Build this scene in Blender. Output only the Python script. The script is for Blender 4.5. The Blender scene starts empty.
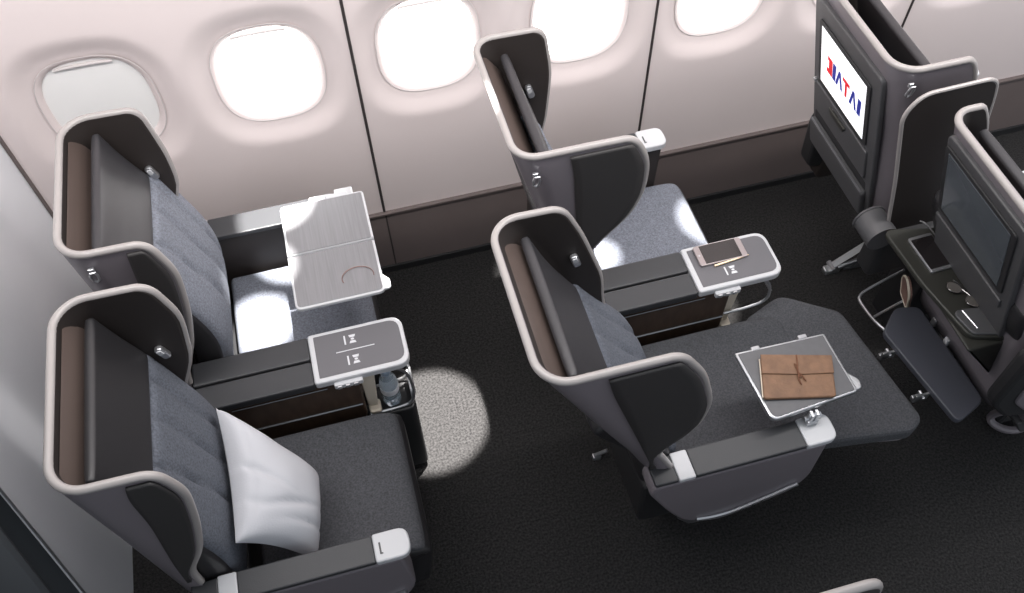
import bpy, bmesh, math, random
import numpy as np
from mathutils import Vector, Matrix, noise
random.seed(4)
SC = bpy.context.scene
COL = SC.collection

# ------------------------------------------------------------------ camera
F_PX = 883.0
def camera():
    n = np.array([14.0, 599.0, F_PX]); n /= np.linalg.norm(n)
    X = np.array([6222.0, -1447.0, F_PX]); X /= np.linalg.norm(X)
    X -= n * (X @ n); X /= np.linalg.norm(X)
    Z = -n; Y = np.cross(Z, X)
    R = np.array([X, Y, Z])
    cd = bpy.data.cameras.new('camera'); co = bpy.data.objects.new('camera', cd); COL.objects.link(co)
    m = Matrix.Identity(4)
    for i in range(3):
        m[i][0] = R[i, 0]; m[i][1] = -R[i, 1]; m[i][2] = -R[i, 2]
    m[2][3] = 2.5
    co.matrix_world = m
    cd.sensor_width = 36; cd.lens = 36 * F_PX / 1024; cd.clip_start = 0.05
    SC.camera = co
camera()

# ------------------------------------------------------------------ light
w = bpy.data.worlds.new('cabin_air'); SC.world = w; w.use_nodes = True
bg = w.node_tree.nodes['Background']; bg.inputs[0].default_value = (0.86, 0.92, 1.0, 1); bg.inputs[1].default_value = 0.62
SC.view_settings.view_transform = 'Standard'; SC.view_settings.look = 'None'
SC.view_settings.gamma = 1; SC.view_settings.exposure = 0.0; SC.view_settings.use_curve_mapping = False

def area(name, loc, target, sx, sy, power, col=(1, 1, 1)):
    l = bpy.data.lights.new(name, 'AREA'); l.shape = 'RECTANGLE'; l.size = sx; l.size_y = sy
    l.energy = power; l.color = col
    o = bpy.data.objects.new(name, l); COL.objects.link(o); o.location = loc
    o.rotation_euler = (Vector(target) - Vector(loc)).to_track_quat('-Z', 'Y').to_euler()
def spot(name, loc, target, power, radius_m, blend=0.25, soft=0.02, col=(1, .97, .93)):
    l = bpy.data.lights.new(name, 'SPOT'); d = (Vector(target) - Vector(loc)).length
    l.spot_size = 2 * math.atan(radius_m / d); l.spot_blend = blend; l.shadow_soft_size = soft
    l.energy = power; l.color = col
    o = bpy.data.objects.new(name, l); COL.objects.link(o); o.location = loc
    o.rotation_euler = (Vector(target) - Vector(loc)).to_track_quat('-Z', 'Y').to_euler()
area('ceiling_light', (0.9, 0.95, 2.75), (0.9, 1.2, 0.5), 4.2, 0.6, 27, (1, .98, .96))
area('wall_fill_light', (0.9, 1.05, 2.2), (0.9, 1.95, 1.0), 4.4, 0.12, 42, (1, .95, .93))  # unseen fill, added to brighten the window wall
spot('sun_patch_floor', (0.40, 1.50, 2.6), (0.050, 1.262, 0), 3700, 0.185, 0.2)  # added spot standing in for the window sun patch on the floor
spot('sun_patch_seat', (0.15, 1.5, 2.6), (-0.345, 1.43, 0.48), 1350, 0.10, 0.15)  # added spot for the sun patch on the bulkhead window seat
spot('sun_patch_tray', (-0.3, 1.55, 2.6), (-0.235, 1.655, 0.66), 1500, 0.112, 0.1)  # sunlight on tray and wall armrest, made by an added spot
spot('sun_patch_armrest', (0.98, 1.5, 2.6), (0.63, 1.67, 0.64), 1100, 0.10, 0.2)  # added spot imitating sun on the middle-row wall armrest
spot('sun_patch_cushion', (0.85, 1.55, 2.6), (0.98, 1.45, 0.48), 1100, 0.11, 0.25)  # added; mimics the strip of sun at the cushion front
spot('sun_patch_corner', (0.75, 1.5, 2.6), (0.61, 1.40, 0.48), 1100, 0.065, 0.3)  # another added spot, for sun on the rear corner of that cushion
spot('sun_patch_front_row', (1.35, 1.5, 2.6), (1.385, 1.42, 0), 900, 0.055, 0.5)  # small added spot for the fleck of sun on the floor by the front row

# ------------------------------------------------------------------ materials
def lin(c):
    return tuple((x / 12.92 if x <= .04045 else ((x + .055) / 1.055) ** 2.4) for x in [v / 255 for v in c]) + (1,)
def mat(name, rgb, rough=.5, metal=0, bump=0, bscale=200, var=0, vscale=40, emis=0, coat=0, stretch=None, alpha=None, trans=0):
    m = bpy.data.materials.new(name); m.use_nodes = True; nt = m.node_tree; b = nt.nodes['Principled BSDF']
    c = lin(rgb); b.inputs['Base Color'].default_value = c
    b.inputs['Roughness'].default_value = rough; b.inputs['Metallic'].default_value = metal
    if coat: b.inputs['Coat Weight'].default_value = coat; b.inputs['Coat Roughness'].default_value = .15
    if trans: b.inputs['Transmission Weight'].default_value = trans
    if emis:
        b.inputs['Emission Color'].default_value = c; b.inputs['Emission Strength'].default_value = emis
    tc = nt.nodes.new('ShaderNodeTexCoord'); src = tc.outputs['Object']
    if stretch:
        mp = nt.nodes.new('ShaderNodeMapping'); mp.inputs['Scale'].default_value = stretch
        nt.links.new(src, mp.inputs[0]); src = mp.outputs[0]
    if var:
        n = nt.nodes.new('ShaderNodeTexNoise'); n.inputs['Scale'].default_value = vscale; n.inputs['Detail'].default_value = 3
        nt.links.new(src, n.inputs['Vector'])
        r = nt.nodes.new('ShaderNodeValToRGB'); r.color_ramp.elements[0].position = .3; r.color_ramp.elements[1].position = .7
        r.color_ramp.elements[0].color = tuple(x * (1 - var) for x in c[:3]) + (1,)
        r.color_ramp.elements[1].color = tuple(min(1, x * (1 + var)) for x in c[:3]) + (1,)
        nt.links.new(n.outputs[0], r.inputs[0]); nt.links.new(r.outputs[0], b.inputs['Base Color'])
    if bump:
        n2 = nt.nodes.new('ShaderNodeTexNoise'); n2.inputs['Scale'].default_value = bscale; n2.inputs['Detail'].default_value = 2
        nt.links.new(src, n2.inputs['Vector'])
        bp = nt.nodes.new('ShaderNodeBump'); bp.inputs['Strength'].default_value = bump; bp.inputs['Distance'].default_value = .003
        nt.links.new(n2.outputs[0], bp.inputs['Height']); nt.links.new(bp.outputs[0], b.inputs['Normal'])
    return m
M = dict(
    wall=mat('wall_panel', (226, 214, 212), .55, var=.02, vscale=3),
    skirt=mat('skirting_brown', (104, 94, 92), .5, var=.04, vscale=8),
    bulk=mat('bulkhead_grey', (226, 228, 232), .45, var=.02, vscale=4),
    carpet=mat('carpet_charcoal', (35, 34, 34), 1, bump=1.0, bscale=230, var=.85, vscale=150),
    pane=mat('window_daylight', (255, 254, 252), .5, emis=4.2),
    shade=mat('window_shade_white', (243, 242, 240), .5),
    frame=mat('window_frame_grey', (205, 198, 197), .5),
    gap=mat('seam_dark', (50, 44, 44), .8),
    curtain=mat('curtain_dark', (92, 96, 100), .9, bump=.2, bscale=500),
    rim=mat('rim_pale_grey', (154, 149, 147), .38, coat=.2),
    shell=mat('shell_slate', (120, 114, 119), .38, coat=.25),
    liner=mat('liner_espresso', (42, 36, 34), .6, bump=.1, bscale=600),
    panel=mat('wing_panel_dark', (52, 50, 50), .55, bump=.15, bscale=700),
    bpanel=mat('back_strip_taupe', (86, 74, 69), .5, var=.1, vscale=30, stretch=(1, .02, 1)),
    leather=mat('leather_black', (38, 37, 39), .42, bump=.15, bscale=500),
    lnav=mat('leather_headrest', (52, 51, 54), .4, bump=.12, bscale=450),
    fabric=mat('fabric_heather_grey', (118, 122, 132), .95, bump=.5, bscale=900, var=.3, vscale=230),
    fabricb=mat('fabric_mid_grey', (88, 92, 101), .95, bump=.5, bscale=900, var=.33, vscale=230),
    fabricd=mat('fabric_charcoal_grey', (74, 75, 79), .95, bump=.5, bscale=900, var=.33, vscale=230),
    pad=mat('armrest_pad', (50, 51, 54), .5, bump=.1, bscale=500),
    white=mat('trim_satin_white', (190, 191, 194), .35),
    silver=mat('silver_metal', (190, 191, 194), .28, metal=.85),
    steel=mat('steel_grey', (120, 122, 126), .3, metal=.8),
    traytop=mat('tray_brushed', (128, 128, 131), .42, metal=.3, var=.09, vscale=30, stretch=(8, .25, 1)),
    trayd=mat('tray_dark_grey', (88, 88, 91), .5, var=.05, vscale=60),
    console=mat('console_top_grey', (94, 93, 97), .5),
    mark=mat('printed_mark_white', (205, 206, 210), .5),
    bronze=mat('bronze_panel', (86, 68, 56), .35, metal=.3, var=.2, vscale=20, stretch=(3, 1, 1)),
    base=mat('base_black', (34, 34, 36), .6),
    graph=mat('graphite_plastic', (74, 74, 76), .45),
    olive=mat('shelf_olive_black', (44, 44, 40), .45),
    scr_off=mat('screen_off', (84, 90, 96), .12, coat=.4),
    scr_on=mat('screen_lit', (250, 250, 252), .3, emis=.9),
    red=mat('logo_red', (214, 32, 44), .4, emis=.5), blue=mat('logo_blue', (40, 48, 140), .4, emis=.5),
    pillow=mat('pillow_cotton', (184, 185, 190), .9, bump=.15, bscale=300),
    brown=mat('pouch_leather', (116, 86, 64), .6, bump=.4, bscale=160, var=.18, vscale=45),
    brownd=mat('pouch_leather_tie', (104, 66, 44), .7),
    rose=mat('rosy_leather', (142, 112, 102), .6, bump=.2, bscale=200),
    cream=mat('cream_plastic', (226, 214, 196), .5),
    gold=mat('champagne_metal', (214, 190, 160), .3, metal=.7),
    black=mat('glass_black', (30, 27, 28), .12, coat=.5),
    lens=mat('lens_smoke', (120, 116, 112), .12, metal=.5),
    water=mat('clear_bottle', (200, 214, 224), .08, trans=.75),
    cap=mat('bottle_cap_blue', (150, 166, 184), .4),
)

# ------------------------------------------------------------------ helpers
ORG = {}
def empty(name, loc, label, cat, group=None):
    o = bpy.data.objects.new(name, None); COL.objects.link(o); o.location = loc; o.empty_display_size = .05
    o['label'] = label; o['category'] = cat
    if group: o['group'] = group
    ORG[o] = Vector(loc); return o
def obj(name, bm, m, parent=None, smooth=20, label=None, solid=None, origin=None, bevel=None):
    if parent is not None: org = ORG[parent]
    elif origin is not None: org = Vector(origin)
    else: org = Vector((0, 0, 0))
    bmesh.ops.remove_doubles(bm, verts=bm.verts, dist=1e-6)
    bmesh.ops.recalc_face_normals(bm, faces=bm.faces)
    for v in bm.verts: v.co -= org
    lay = bm.faces.layers.int.get('flat'); flat = {f.index for f in bm.faces if f[lay]} if lay else set()
    bm.faces.index_update(); flat = {f.index for f in bm.faces if lay and f[lay]}
    me = bpy.data.meshes.new(name); bm.to_mesh(me); bm.free()
    for mm in (m if isinstance(m, (list, tuple)) else [m]): me.materials.append(mm)
    for p in me.polygons: p.use_smooth = p.index not in flat
    me.set_sharp_from_angle(angle=math.radians(smooth))
    o = bpy.data.objects.new(name, me); COL.objects.link(o)
    if parent is not None: o.parent = parent
    else: o.location = org
    ORG[o] = org
    if label: o['label'] = label
    if solid:
        s = o.modifiers.new('thickness', 'SOLIDIFY'); s.thickness = solid[0]; s.offset = solid[1]
        if len(solid) > 2: s.material_offset = solid[2]; s.material_offset_rim = solid[3]
    if bevel:
        s = o.modifiers.new('round', 'BEVEL'); s.width = bevel; s.segments = 3; s.limit_method = 'ANGLE'
    return o
def struct(name, bm, m, parent=None, **k):
    o = obj(name, bm, m, parent, **k)
    if parent is None: o['kind'] = 'structure'
    return o
def tag(o, label, cat, group=None):
    o['label'] = label; o['category'] = cat
    if group: o['group'] = group
    return o

def round_poly(pts, r, n=5):
    """round the corners of a closed 2D polygon; r scalar or per-corner list"""
    out = []; N = len(pts)
    for i in range(N):
        p = np.array(pts[i], float); a = np.array(pts[i - 1], float); b = np.array(pts[(i + 1) % N], float)
        rr = r[i] if isinstance(r, (list, tuple)) else r
        if rr <= 0: out.append(tuple(p)); continue
        da = a - p; db = b - p; la = np.linalg.norm(da); lb = np.linalg.norm(db)
        d = min(rr, la * .49, lb * .49)
        s = p + da / la * d; e = p + db / lb * d
        for k in range(n + 1):
            t = k / n; q = (1 - t) ** 2 * s + 2 * t * (1 - t) * p + t * t * e; out.append(tuple(q))
    return out
def slab(bm, poly, frame, h0, h1, bev=.002):
    """poly 2D, frame = (origin, u, v, w); extruded from h0 to h1 along w with a small chamfer on both edges"""
    o, u, v, w_ = [Vector(q) for q in frame]
    P = np.array(poly, float); c = P.mean(0)
    nx = np.roll(P, -1, 0) - P; L = np.linalg.norm(nx, axis=1, keepdims=True); L[L < 1e-9] = 1e-9; nx /= L
    nrm = np.stack([nx[:, 1], -nx[:, 0]], 1)
    area2 = sum(P[i][0] * P[(i + 1) % len(P)][1] - P[(i + 1) % len(P)][0] * P[i][1] for i in range(len(P)))
    if area2 < 0: nrm = -nrm
    vn = nrm + np.roll(nrm, 1, 0); ln = np.linalg.norm(vn, axis=1, keepdims=True); ln[ln < 1e-9] = 1; vn /= ln
    bev = min(bev, abs(h1 - h0) * .45)
    if bm.faces.layers.int.get('flat') is None: bm.faces.layers.int.new('flat')
    rings = []
    for (ins, h) in ((bev, h0), (bev * .3, h0 + bev * .3), (0, h0 + bev), (0, h1 - bev), (bev * .3, h1 - bev * .3), (bev, h1)):
        Q = P - vn * ins
        rings.append([bm.verts.new(o + u * q[0] + v * q[1] + w_ * h) for q in Q])
    n = len(P)
    for a, b in zip(rings, rings[1:]):
        for i in range(n): bm.faces.new((a[i], a[(i + 1) % n], b[(i + 1) % n], b[i]))
    lay = bm.faces.layers.int.get('flat') or bm.faces.layers.int.new('flat')
    for fc in (bm.faces.new(rings[0][::-1]), bm.faces.new(rings[-1])): fc[lay] = 1
XY = ((0, 0, 0), (1, 0, 0), (0, 1, 0), (0, 0, 1))
XZ = ((0, 0, 0), (1, 0, 0), (0, 0, 1), (0, 1, 0))
YZ = ((0, 0, 0), (0, 1, 0), (0, 0, 1), (1, 0, 0))
def rect(x0, x1, y0, y1): return [(x0, y0), (x1, y0), (x1, y1), (x0, y1)]
def rbox(bm, x0, x1, y0, y1, z0, z1, r=.01, bev=.004): slab(bm, round_poly(rect(x0, x1, y0, y1), max(r, bev * 1.6)), XY, z0, z1, bev)
def new(): return bmesh.new()
def tube(bm, pts, r, n=10, closed=False, flat=1.0, cap=True, up=None):
    P = [Vector(p) for p in pts]; N = len(P); rings = []; ref = None
    for i in range(N):
        a = P[i - 1] if (i > 0 or closed) else P[i]; b = P[(i + 1) % N] if (i < N - 1 or closed) else P[i]
        t = (b - a).normalized()
        if ref is None:
            ref = Vector(up) if up else (Vector((0, 0, 1)) if abs(t.z) < .9 else Vector((1, 0, 0)))
        ref = (ref - t * ref.dot(t)).normalized(); s = t.cross(ref)
        rr = r[i] if isinstance(r, (list, tuple)) else r
        rings.append([bm.verts.new(P[i] + ref * (math.cos(2 * math.pi * k / n) * rr * flat) + s * (math.sin(2 * math.pi * k / n) * rr)) for k in range(n)])
    for i in range(N if closed else N - 1):
        a = rings[i]; b = rings[(i + 1) % N]
        for k in range(n): bm.faces.new((a[k], a[(k + 1) % n], b[(k + 1) % n], b[k]))
    if not closed and cap: bm.faces.new(rings[0][::-1]); bm.faces.new(rings[-1])
def lathe(bm, prof, cx, cy, n=24, axis='z', o=None):
    rings = []
    for (r, z) in prof: rings.append([bm.verts.new((cx + r * math.cos(2 * math.pi * k / n), cy + r * math.sin(2 * math.pi * k / n), z)) for k in range(n)])
    for a, b in zip(rings, rings[1:]):
        for k in range(n): bm.faces.new((a[k], a[(k + 1) % n], b[(k + 1) % n], b[k]))
    bm.faces.new(rings[0][::-1]); bm.faces.new(rings[-1])
def chaikin(P, it=3):
    P = [np.array(p, float) for p in P]
    for _ in range(it):
        Q = [P[0]]
        for a, b in zip(P, P[1:]): Q += [a * .75 + b * .25, a * .25 + b * .75]
        Q.append(P[-1]); P = Q
    return P
def smooth3(P, it=3): return [tuple(p) for p in chaikin(P, it)]
def round_line(P, r=.035, n=6):
    P = [np.array(p, float) for p in P]; out = [P[0]]
    for a, p, b in zip(P, P[1:], P[2:]):
        la = np.linalg.norm(a - p); lb = np.linalg.norm(b - p); d = min(r, la * .48, lb * .48)
        s = p + (a - p) / la * d; e = p + (b - p) / lb * d
        for k in range(n + 1):
            t = k / n; out.append((1 - t) ** 2 * s + 2 * t * (1 - t) * p + t * t * e)
    return out + [P[-1]]
def fz(prof):
    Q = round_line(prof); z = [q[1] for q in Q][::-1]; x = [q[0] for q in Q][::-1]
    return lambda v: float(np.interp(v, z, x))

def pad(bm, prof, y0, y1, th, ex=4.0, n=28, m=40, groove=None, capr=.6):
    """cushion lofted along a side profile (x,z): superelliptic cross-section, rounded ends"""
    Q = np.array(chaikin(prof, 3)); seg = np.r_[0, np.cumsum(np.linalg.norm(np.diff(Q, axis=0), axis=1))]
    L = seg[-1]; er = th * capr
    S = []
    for k in range(6): a = math.pi / 2 * k / 6; S.append((er * (1 - math.cos(a)), math.sin(a)))
    for k in range(m + 1): S.append((er + (L - 2 * er) * k / m, 1))
    for k in range(5, -1, -1): a = math.pi / 2 * k / 6; S.append((L - er * (1 - math.cos(a)), math.sin(a)))
    rings = []; hw = (y1 - y0) / 2; cy = (y0 + y1) / 2
    for s, sc in S:
        x = np.interp(s, seg, Q[:, 0]); z = np.interp(s, seg, Q[:, 1])
        x2 = np.interp(min(s + .01, L), seg, Q[:, 0]) - np.interp(max(s - .01, 0), seg, Q[:, 0])
        z2 = np.interp(min(s + .01, L), seg, Q[:, 1]) - np.interp(max(s - .01, 0), seg, Q[:, 1])
        l = math.hypot(x2, z2); nx, nz = -z2 / l, x2 / l      # normal to the left of travel
        ring = []
        for k in range(2 * n):
            uu = 1 - 2 * (k % n) / n; sg_ = 1 if k < n else -1; uu *= sg_
            t = math.sin(uu * math.pi / 2); h = sg_ * max(0, 1 - abs(t) ** ex) ** (1 / ex)
            if k % n == 0: h = 0
            tt = t * (hw - er * .6 * (1 - sc)); hh = h * th / 2 * (sc * .9 + .1)
            if groove and h > 0: hh -= groove(s / L, t) * sc
            ring.append(bm.verts.new((x + nx * (hh - th / 2), cy + tt, z + nz * (hh - th / 2))))
        rings.append(ring)
    for a, b in zip(rings, rings[1:]):
        for k in range(2 * n): bm.faces.new((a[k], a[(k + 1) % (2 * n)], b[(k + 1) % (2 * n)], b[k]))
    bm.faces.new(rings[0][::-1]); bm.faces.new(rings[-1])

# ================================================================== the room
WY = 1.90
WX = [-0.60 + .4325 * k for k in range(8)]
WZ, WA, WB = .895, .143, .158
def sup(dx, dz, e=2.7): return (abs(dx) ** e + abs(dz) ** e) ** (1 / e)
def depth(x, z):
    d = 0
    for wx in WX:
        r = sup((x - wx) / WA, (z - WZ) / WB)
        if r < 1.0: d = max(d, .022 + min(1, (1 - r) / .15) * .023)
        elif r < 1.5:
            t = (1.5 - r) / .5; d = max(d, .022 * (t * t * (3 - 2 * t)))
    return d
def curve_y(z):   # the fuselage side leans in above the windows
    return WY - (max(0, z - 1.15) ** 2) * .10
bm = new()
xs = np.arange(-.88, 3.25, .010); zs = np.r_[np.arange(.272, 1.25, .010), np.arange(1.25, 2.5, .05)]
G = [[bm.verts.new((x, curve_y(z) + depth(x, z), z)) for x in xs] for z in zs]
for i in range(len(zs) - 1):
    for j in range(len(xs) - 1): bm.faces.new((G[i][j], G[i][j + 1], G[i + 1][j + 1], G[i + 1][j]))
struct('wall_window_side', bm, M['wall'], smooth=60)
for i, wx in enumerate(WX):
    def loop(a, b, y, n=48, e=2.7):
        out = []
        for k in range(n):
            t = 2 * math.pi * k / n; c, s = math.cos(t), math.sin(t)
            out.append((wx + a * math.copysign(abs(c) ** (2 / e), c), y, WZ + b * math.copysign(abs(s) ** (2 / e), s)))
        return out
    closed = i == 0
    fr = new()
    ls = [loop(WA * 1.02, WB * 1.02, WY + .020), loop(WA * .985, WB * .985, WY + .021), loop(WA * .90, WB * .91, WY + .030), loop(WA * .90, WB * .91, WY + .05)]
    R_ = [[fr.verts.new(p) for p in l] for l in ls]
    for a, b in zip(R_, R_[1:]):
        for k in range(48): fr.faces.new((a[k], a[(k + 1) % 48], b[(k + 1) % 48], b[k]))
    wo = struct('window_%d' % (i + 1), fr, M['wall'], smooth=60)
    ln = new(); tube(ln, loop(WA * 1.01, WB * 1.01, WY +   .0205), .0012, 6, closed=True)
    obj('window_gasket', ln, M['frame'], wo)
    pn = new(); slab(pn, [(p[0], p[2]) for p in loop(WA * .93, WB * .94, 0)], XZ, WY + .034, WY + .038, .001)
    obj('window_shade' if closed else 'window_pane', pn, M['shade'] if closed else M['pane'], wo, label='closed white window shade' if closed else None)
    gp = new(); tube(gp, smooth3([(wx - .07, WY + .030, WZ + WB * .80), (wx - .04, WY + .027, WZ + WB * .835), (wx + .04, WY + .027, WZ + WB * .835), (wx + .07, WY + .030, WZ + WB * .80)], 2), .004, 8)
    obj('shade_grip', gp, M['frame'], wo)
# seams
for i, sx in enumerate((.055, .92, 1.785, 2.65)):
    b = new(); tube(b, [(sx, curve_y(z) - .0005, z) for z in np.arange(.272, 2.4, .06)], .0042, 6)
    struct('trim_%d' % (i + 1), b, M['gap'])
b = new(); slab(b, [(1.868, 0.03), (1.895, .27), (1.99, .27), (1.99, 0.03)], ((0, 0, 0), (0, 1, 0), (0, 0, 1), (1, 0, 0)), -.88, 3.25, .002)
struct('baseboard_window_side', b, M['skirt'])
b = new(); rbox(b, -.88, 3.25, 1.86, 1.885, 0, .03, .001, .001); struct('trim_5', b, M['base'])
b = new(); rbox(b, -.88, 3.25, 1.886, 1.902, .268, .277, .001, .001); struct('trim_6', b, M['skirt'])
for i, sx in enumerate((.057, .92, 1.785, 2.65)):
    b = new(); tube(b, [(sx, 1.8675, .03), (sx, 1.8945, .268)], .0025, 6); struct('trim_%d' % (i + 7), b, M['gap'])
b = new(); rbox(b, -1.6, 3.4, -1.6, 2.0, -.05, 0, .001, .001); struct('floor', b, M['carpet'])
# bulkhead behind the last row
b = new(); slab(b, round_poly([(2.0, 0), (.80, 0), (.83, .2), (.96, .75), (1.05, 1.2), (1.22, 1.7), (1.5, 2.3), (2.0, 2.3)], .02), YZ, -.876, -.87, .002)
struct('wall_rear', b, M['bulk'])
b = new(); tube(b, smooth3([(-.866, .80, 0), (-.866, .83, .2), (-.866, .958, .75), (-.866, 1.048, 1.2), (-.866, 1.218, 1.7), (-.866, 1.498, 2.3)], 2), .0028, 8)
struct('trim_11', b, M['silver'])
b = new(); tube(b, [(-.866, curve_y(z) - .002, z) for z in np.arange(.272, 2.3, .05)], .006, 6); struct('trim_12', b, M['skirt'])
# folded curtain beyond the bulkhead edge
b = new(); cols = []
for k in range(90):
    y = 1.62 - k * .016; ph = k * .55
    cols.append([b.verts.new((-.93 + .035 * math.sin(ph) + .01 * math.sin(ph * .37 + 1), y - .62 + .28 * min(z, 1.8) - .06, z)) for z in np.linspace(0.004, 2.0, 12)])
for a, c in zip(cols, cols[1:]):
    for k in range(11): b.faces.new((a[k], a[k + 1], c[k + 1], c[k]))
tag(obj('curtain', b, M['curtain'], origin=(-.93, .2, 0), solid=(.004, 0)), 'dark folded curtain hanging beyond the edge of the grey bulkhead', 'curtain')

# ================================================================== seats
def shell(root, yn, yf, rear, fN, fF, ztop, r=.05, divN=None, zb=.34):
    RZ = fz(rear); FN = fz(fN); FF = fz(fF)
    d = [0, .0015, .004, .008, .013, .02, .028, .038, .05, .064, .08, .1, .125, .15, .18, .21, .24, .27, .30, .33, .36, .39, .42, .45, .48, .52, .57, .63, .70, .78]
    zs_ = [ztop - q for q in d if ztop - q > zb] + [zb]
    W = 16; A = 8; Bk = 12
    rows = []; inn = []
    for z in zs_:
        xr = RZ(z); a = max(FN(z), xr + r + .004); c = max(FF(z), xr + r + .004); row = []
        tap = 0.0
        for k in range(W): row.append((a + (xr + r - a) * k / W, yn + tap, z))
        for k in range(A + 1):
            t = math.pi / 2 * k / A; row.append((xr + r - r * math.sin(t), yn + r - r * math.cos(t), z))
        for k in range(1, Bk): row.append((xr, yn + r + (yf - yn - 2 * r) * k / Bk, z))
        for k in range(A + 1):
            t = math.pi / 2 * k / A; row.append((xr + r - r * math.cos(t), yf - r + r * math.sin(t), z))
        for k in range(1, W + 1): row.append((xr + r + (c - xr - r) * k / W, yf, z))
        rows.append(row)
    bm = new(); V = [[bm.verts.new(p) for p in row] for row in rows]
    n = len(rows[0])
    for i in range(len(rows) - 1):
        for j in range(n - 1): bm.faces.new((V[i][j], V[i][j + 1], V[i + 1][j + 1], V[i + 1][j]))
    # outward normals: fixed by orientation (no recalc ambiguity on an open sheet)
    bmesh.ops.recalc_face_normals(bm, faces=bm.faces)
    o = obj('shell', bm, [M['shell'], M['liner']], root, smooth=60)
    # make sure normals look outward (near wing -> -y)
    me = o.data; me.update()
    f0 = me.polygons[len(me.polygons) // 2]
    p = min(me.polygons, key=lambda q: q.center.y)
    if p.normal.y > 0:
        me.flip_normals()
    s = o.modifiers.new('thickness', 'SOLIDIFY'); s.thickness = .014; s.offset = -1; s.material_offset = 1; s.material_offset_rim = 0
    # rim
    edge = [rows[i][0] for i in range(len(rows) - 1, -1, -1)] + rows[0][1:-1] + [rows[i][-1] for i in range(len(rows))]
    edge = [e for e in edge if e[2] > .60]
    # inset to the middle of the thickness, along the plan normal
    q = []
    for x, y, z in edge:
        xr = RZ(z); cx = max(x, xr + r); cy = min(max(y, yn + r), yf - r)
        nx_, ny_ = cx - x, cy - y; l = math.hypot(nx_, ny_) or 1
        if x >= xr + r: nx_, ny_, l = 0, (1 if y < (yn + yf) / 2 else -1), 1
        x += nx_ / l * .006; y += ny_ / l * .006
        if q and (Vector(q[-1]) - Vector((x, y, z))).length < .003: continue
        q.append((x, y, z))
    q = smooth3(q, 1)
    bm = new(); tube(bm, q, .0080, 12)
    obj('rim', bm, M['rim'], root, smooth=60)
    # dark panel on the outer face of the near wing
    if divN:
        DV = fz(divN); bm = new(); P = []
        zz = [z for z in zs_ if z > .66 and z < ztop - .012]
        for z in zz:
            a = FN(z) - .008; dd = min(DV(z), a - .004)
            P.append([bm.verts.new((dd + (a - dd) * k / 8, yn - .0035, z)) for k in range(9)])
        for a, c in zip(P, P[1:]):
            for k in range(8): bm.faces.new((a[k], a[k + 1], c[k + 1], c[k]))
        o2 = obj('wing_panel', bm, M['panel'], root, solid=(.006, 0))
    return RZ

def reading_lamp(root, x, y, z, tilt=.3):
    bm = new(); P = round_poly([(-.009, -.020), (.009, -.020), (.009, .020), (-.009, .020)], .0088)
    c, s = math.cos(tilt), math.sin(tilt)
    slab(bm, [(x + a * c - b * s, z + a * s + b * c) for a, b in P], XZ, y - .012, y, .003)
    l = obj('reading_lamp', bm, M['silver'], root)
    bm = new(); slab(bm, [(x + a * c * .6 - (b * .4 + .008) * s * 1, z + a * s * .6 + (b * .4 + .008) * c) for a, b in P], XZ, y - .0145, y - .0115, .001)
    obj('lamp_lens', bm, M['white'], l)
def coat_hook(root, x, y, z):
    bm = new(); tube(bm, [(x, y - .008, z - .012 + .0), (x, y - .010, z + .004), (x + .004, y - .010, z + .012), (x + .012, y - .010, z + .012), (x + .014, y - .010, z + .002), (x + .012, y - .009, z - .012), (x + .006, y - .008, z - .018)], .0028, 8, closed=True)
    rbox(bm, x, x + .012, y - .006, y, z + .008, z + .018, .002, .001)
    obj('coat_hook', bm, M['silver'], root)

def quilt(s, t):
    g = 0
    for t0, a, bb in ((-.45, .25, .25), (.12, .30, -.15), (.62, .28, -.35)):
        d = abs(t - (t0 + a * s * s + bb * s * (1 - s))); g = max(g, math.exp(-(d / .04) ** 2))
    return g * .009 - .006 * (1 - t * t)

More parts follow.
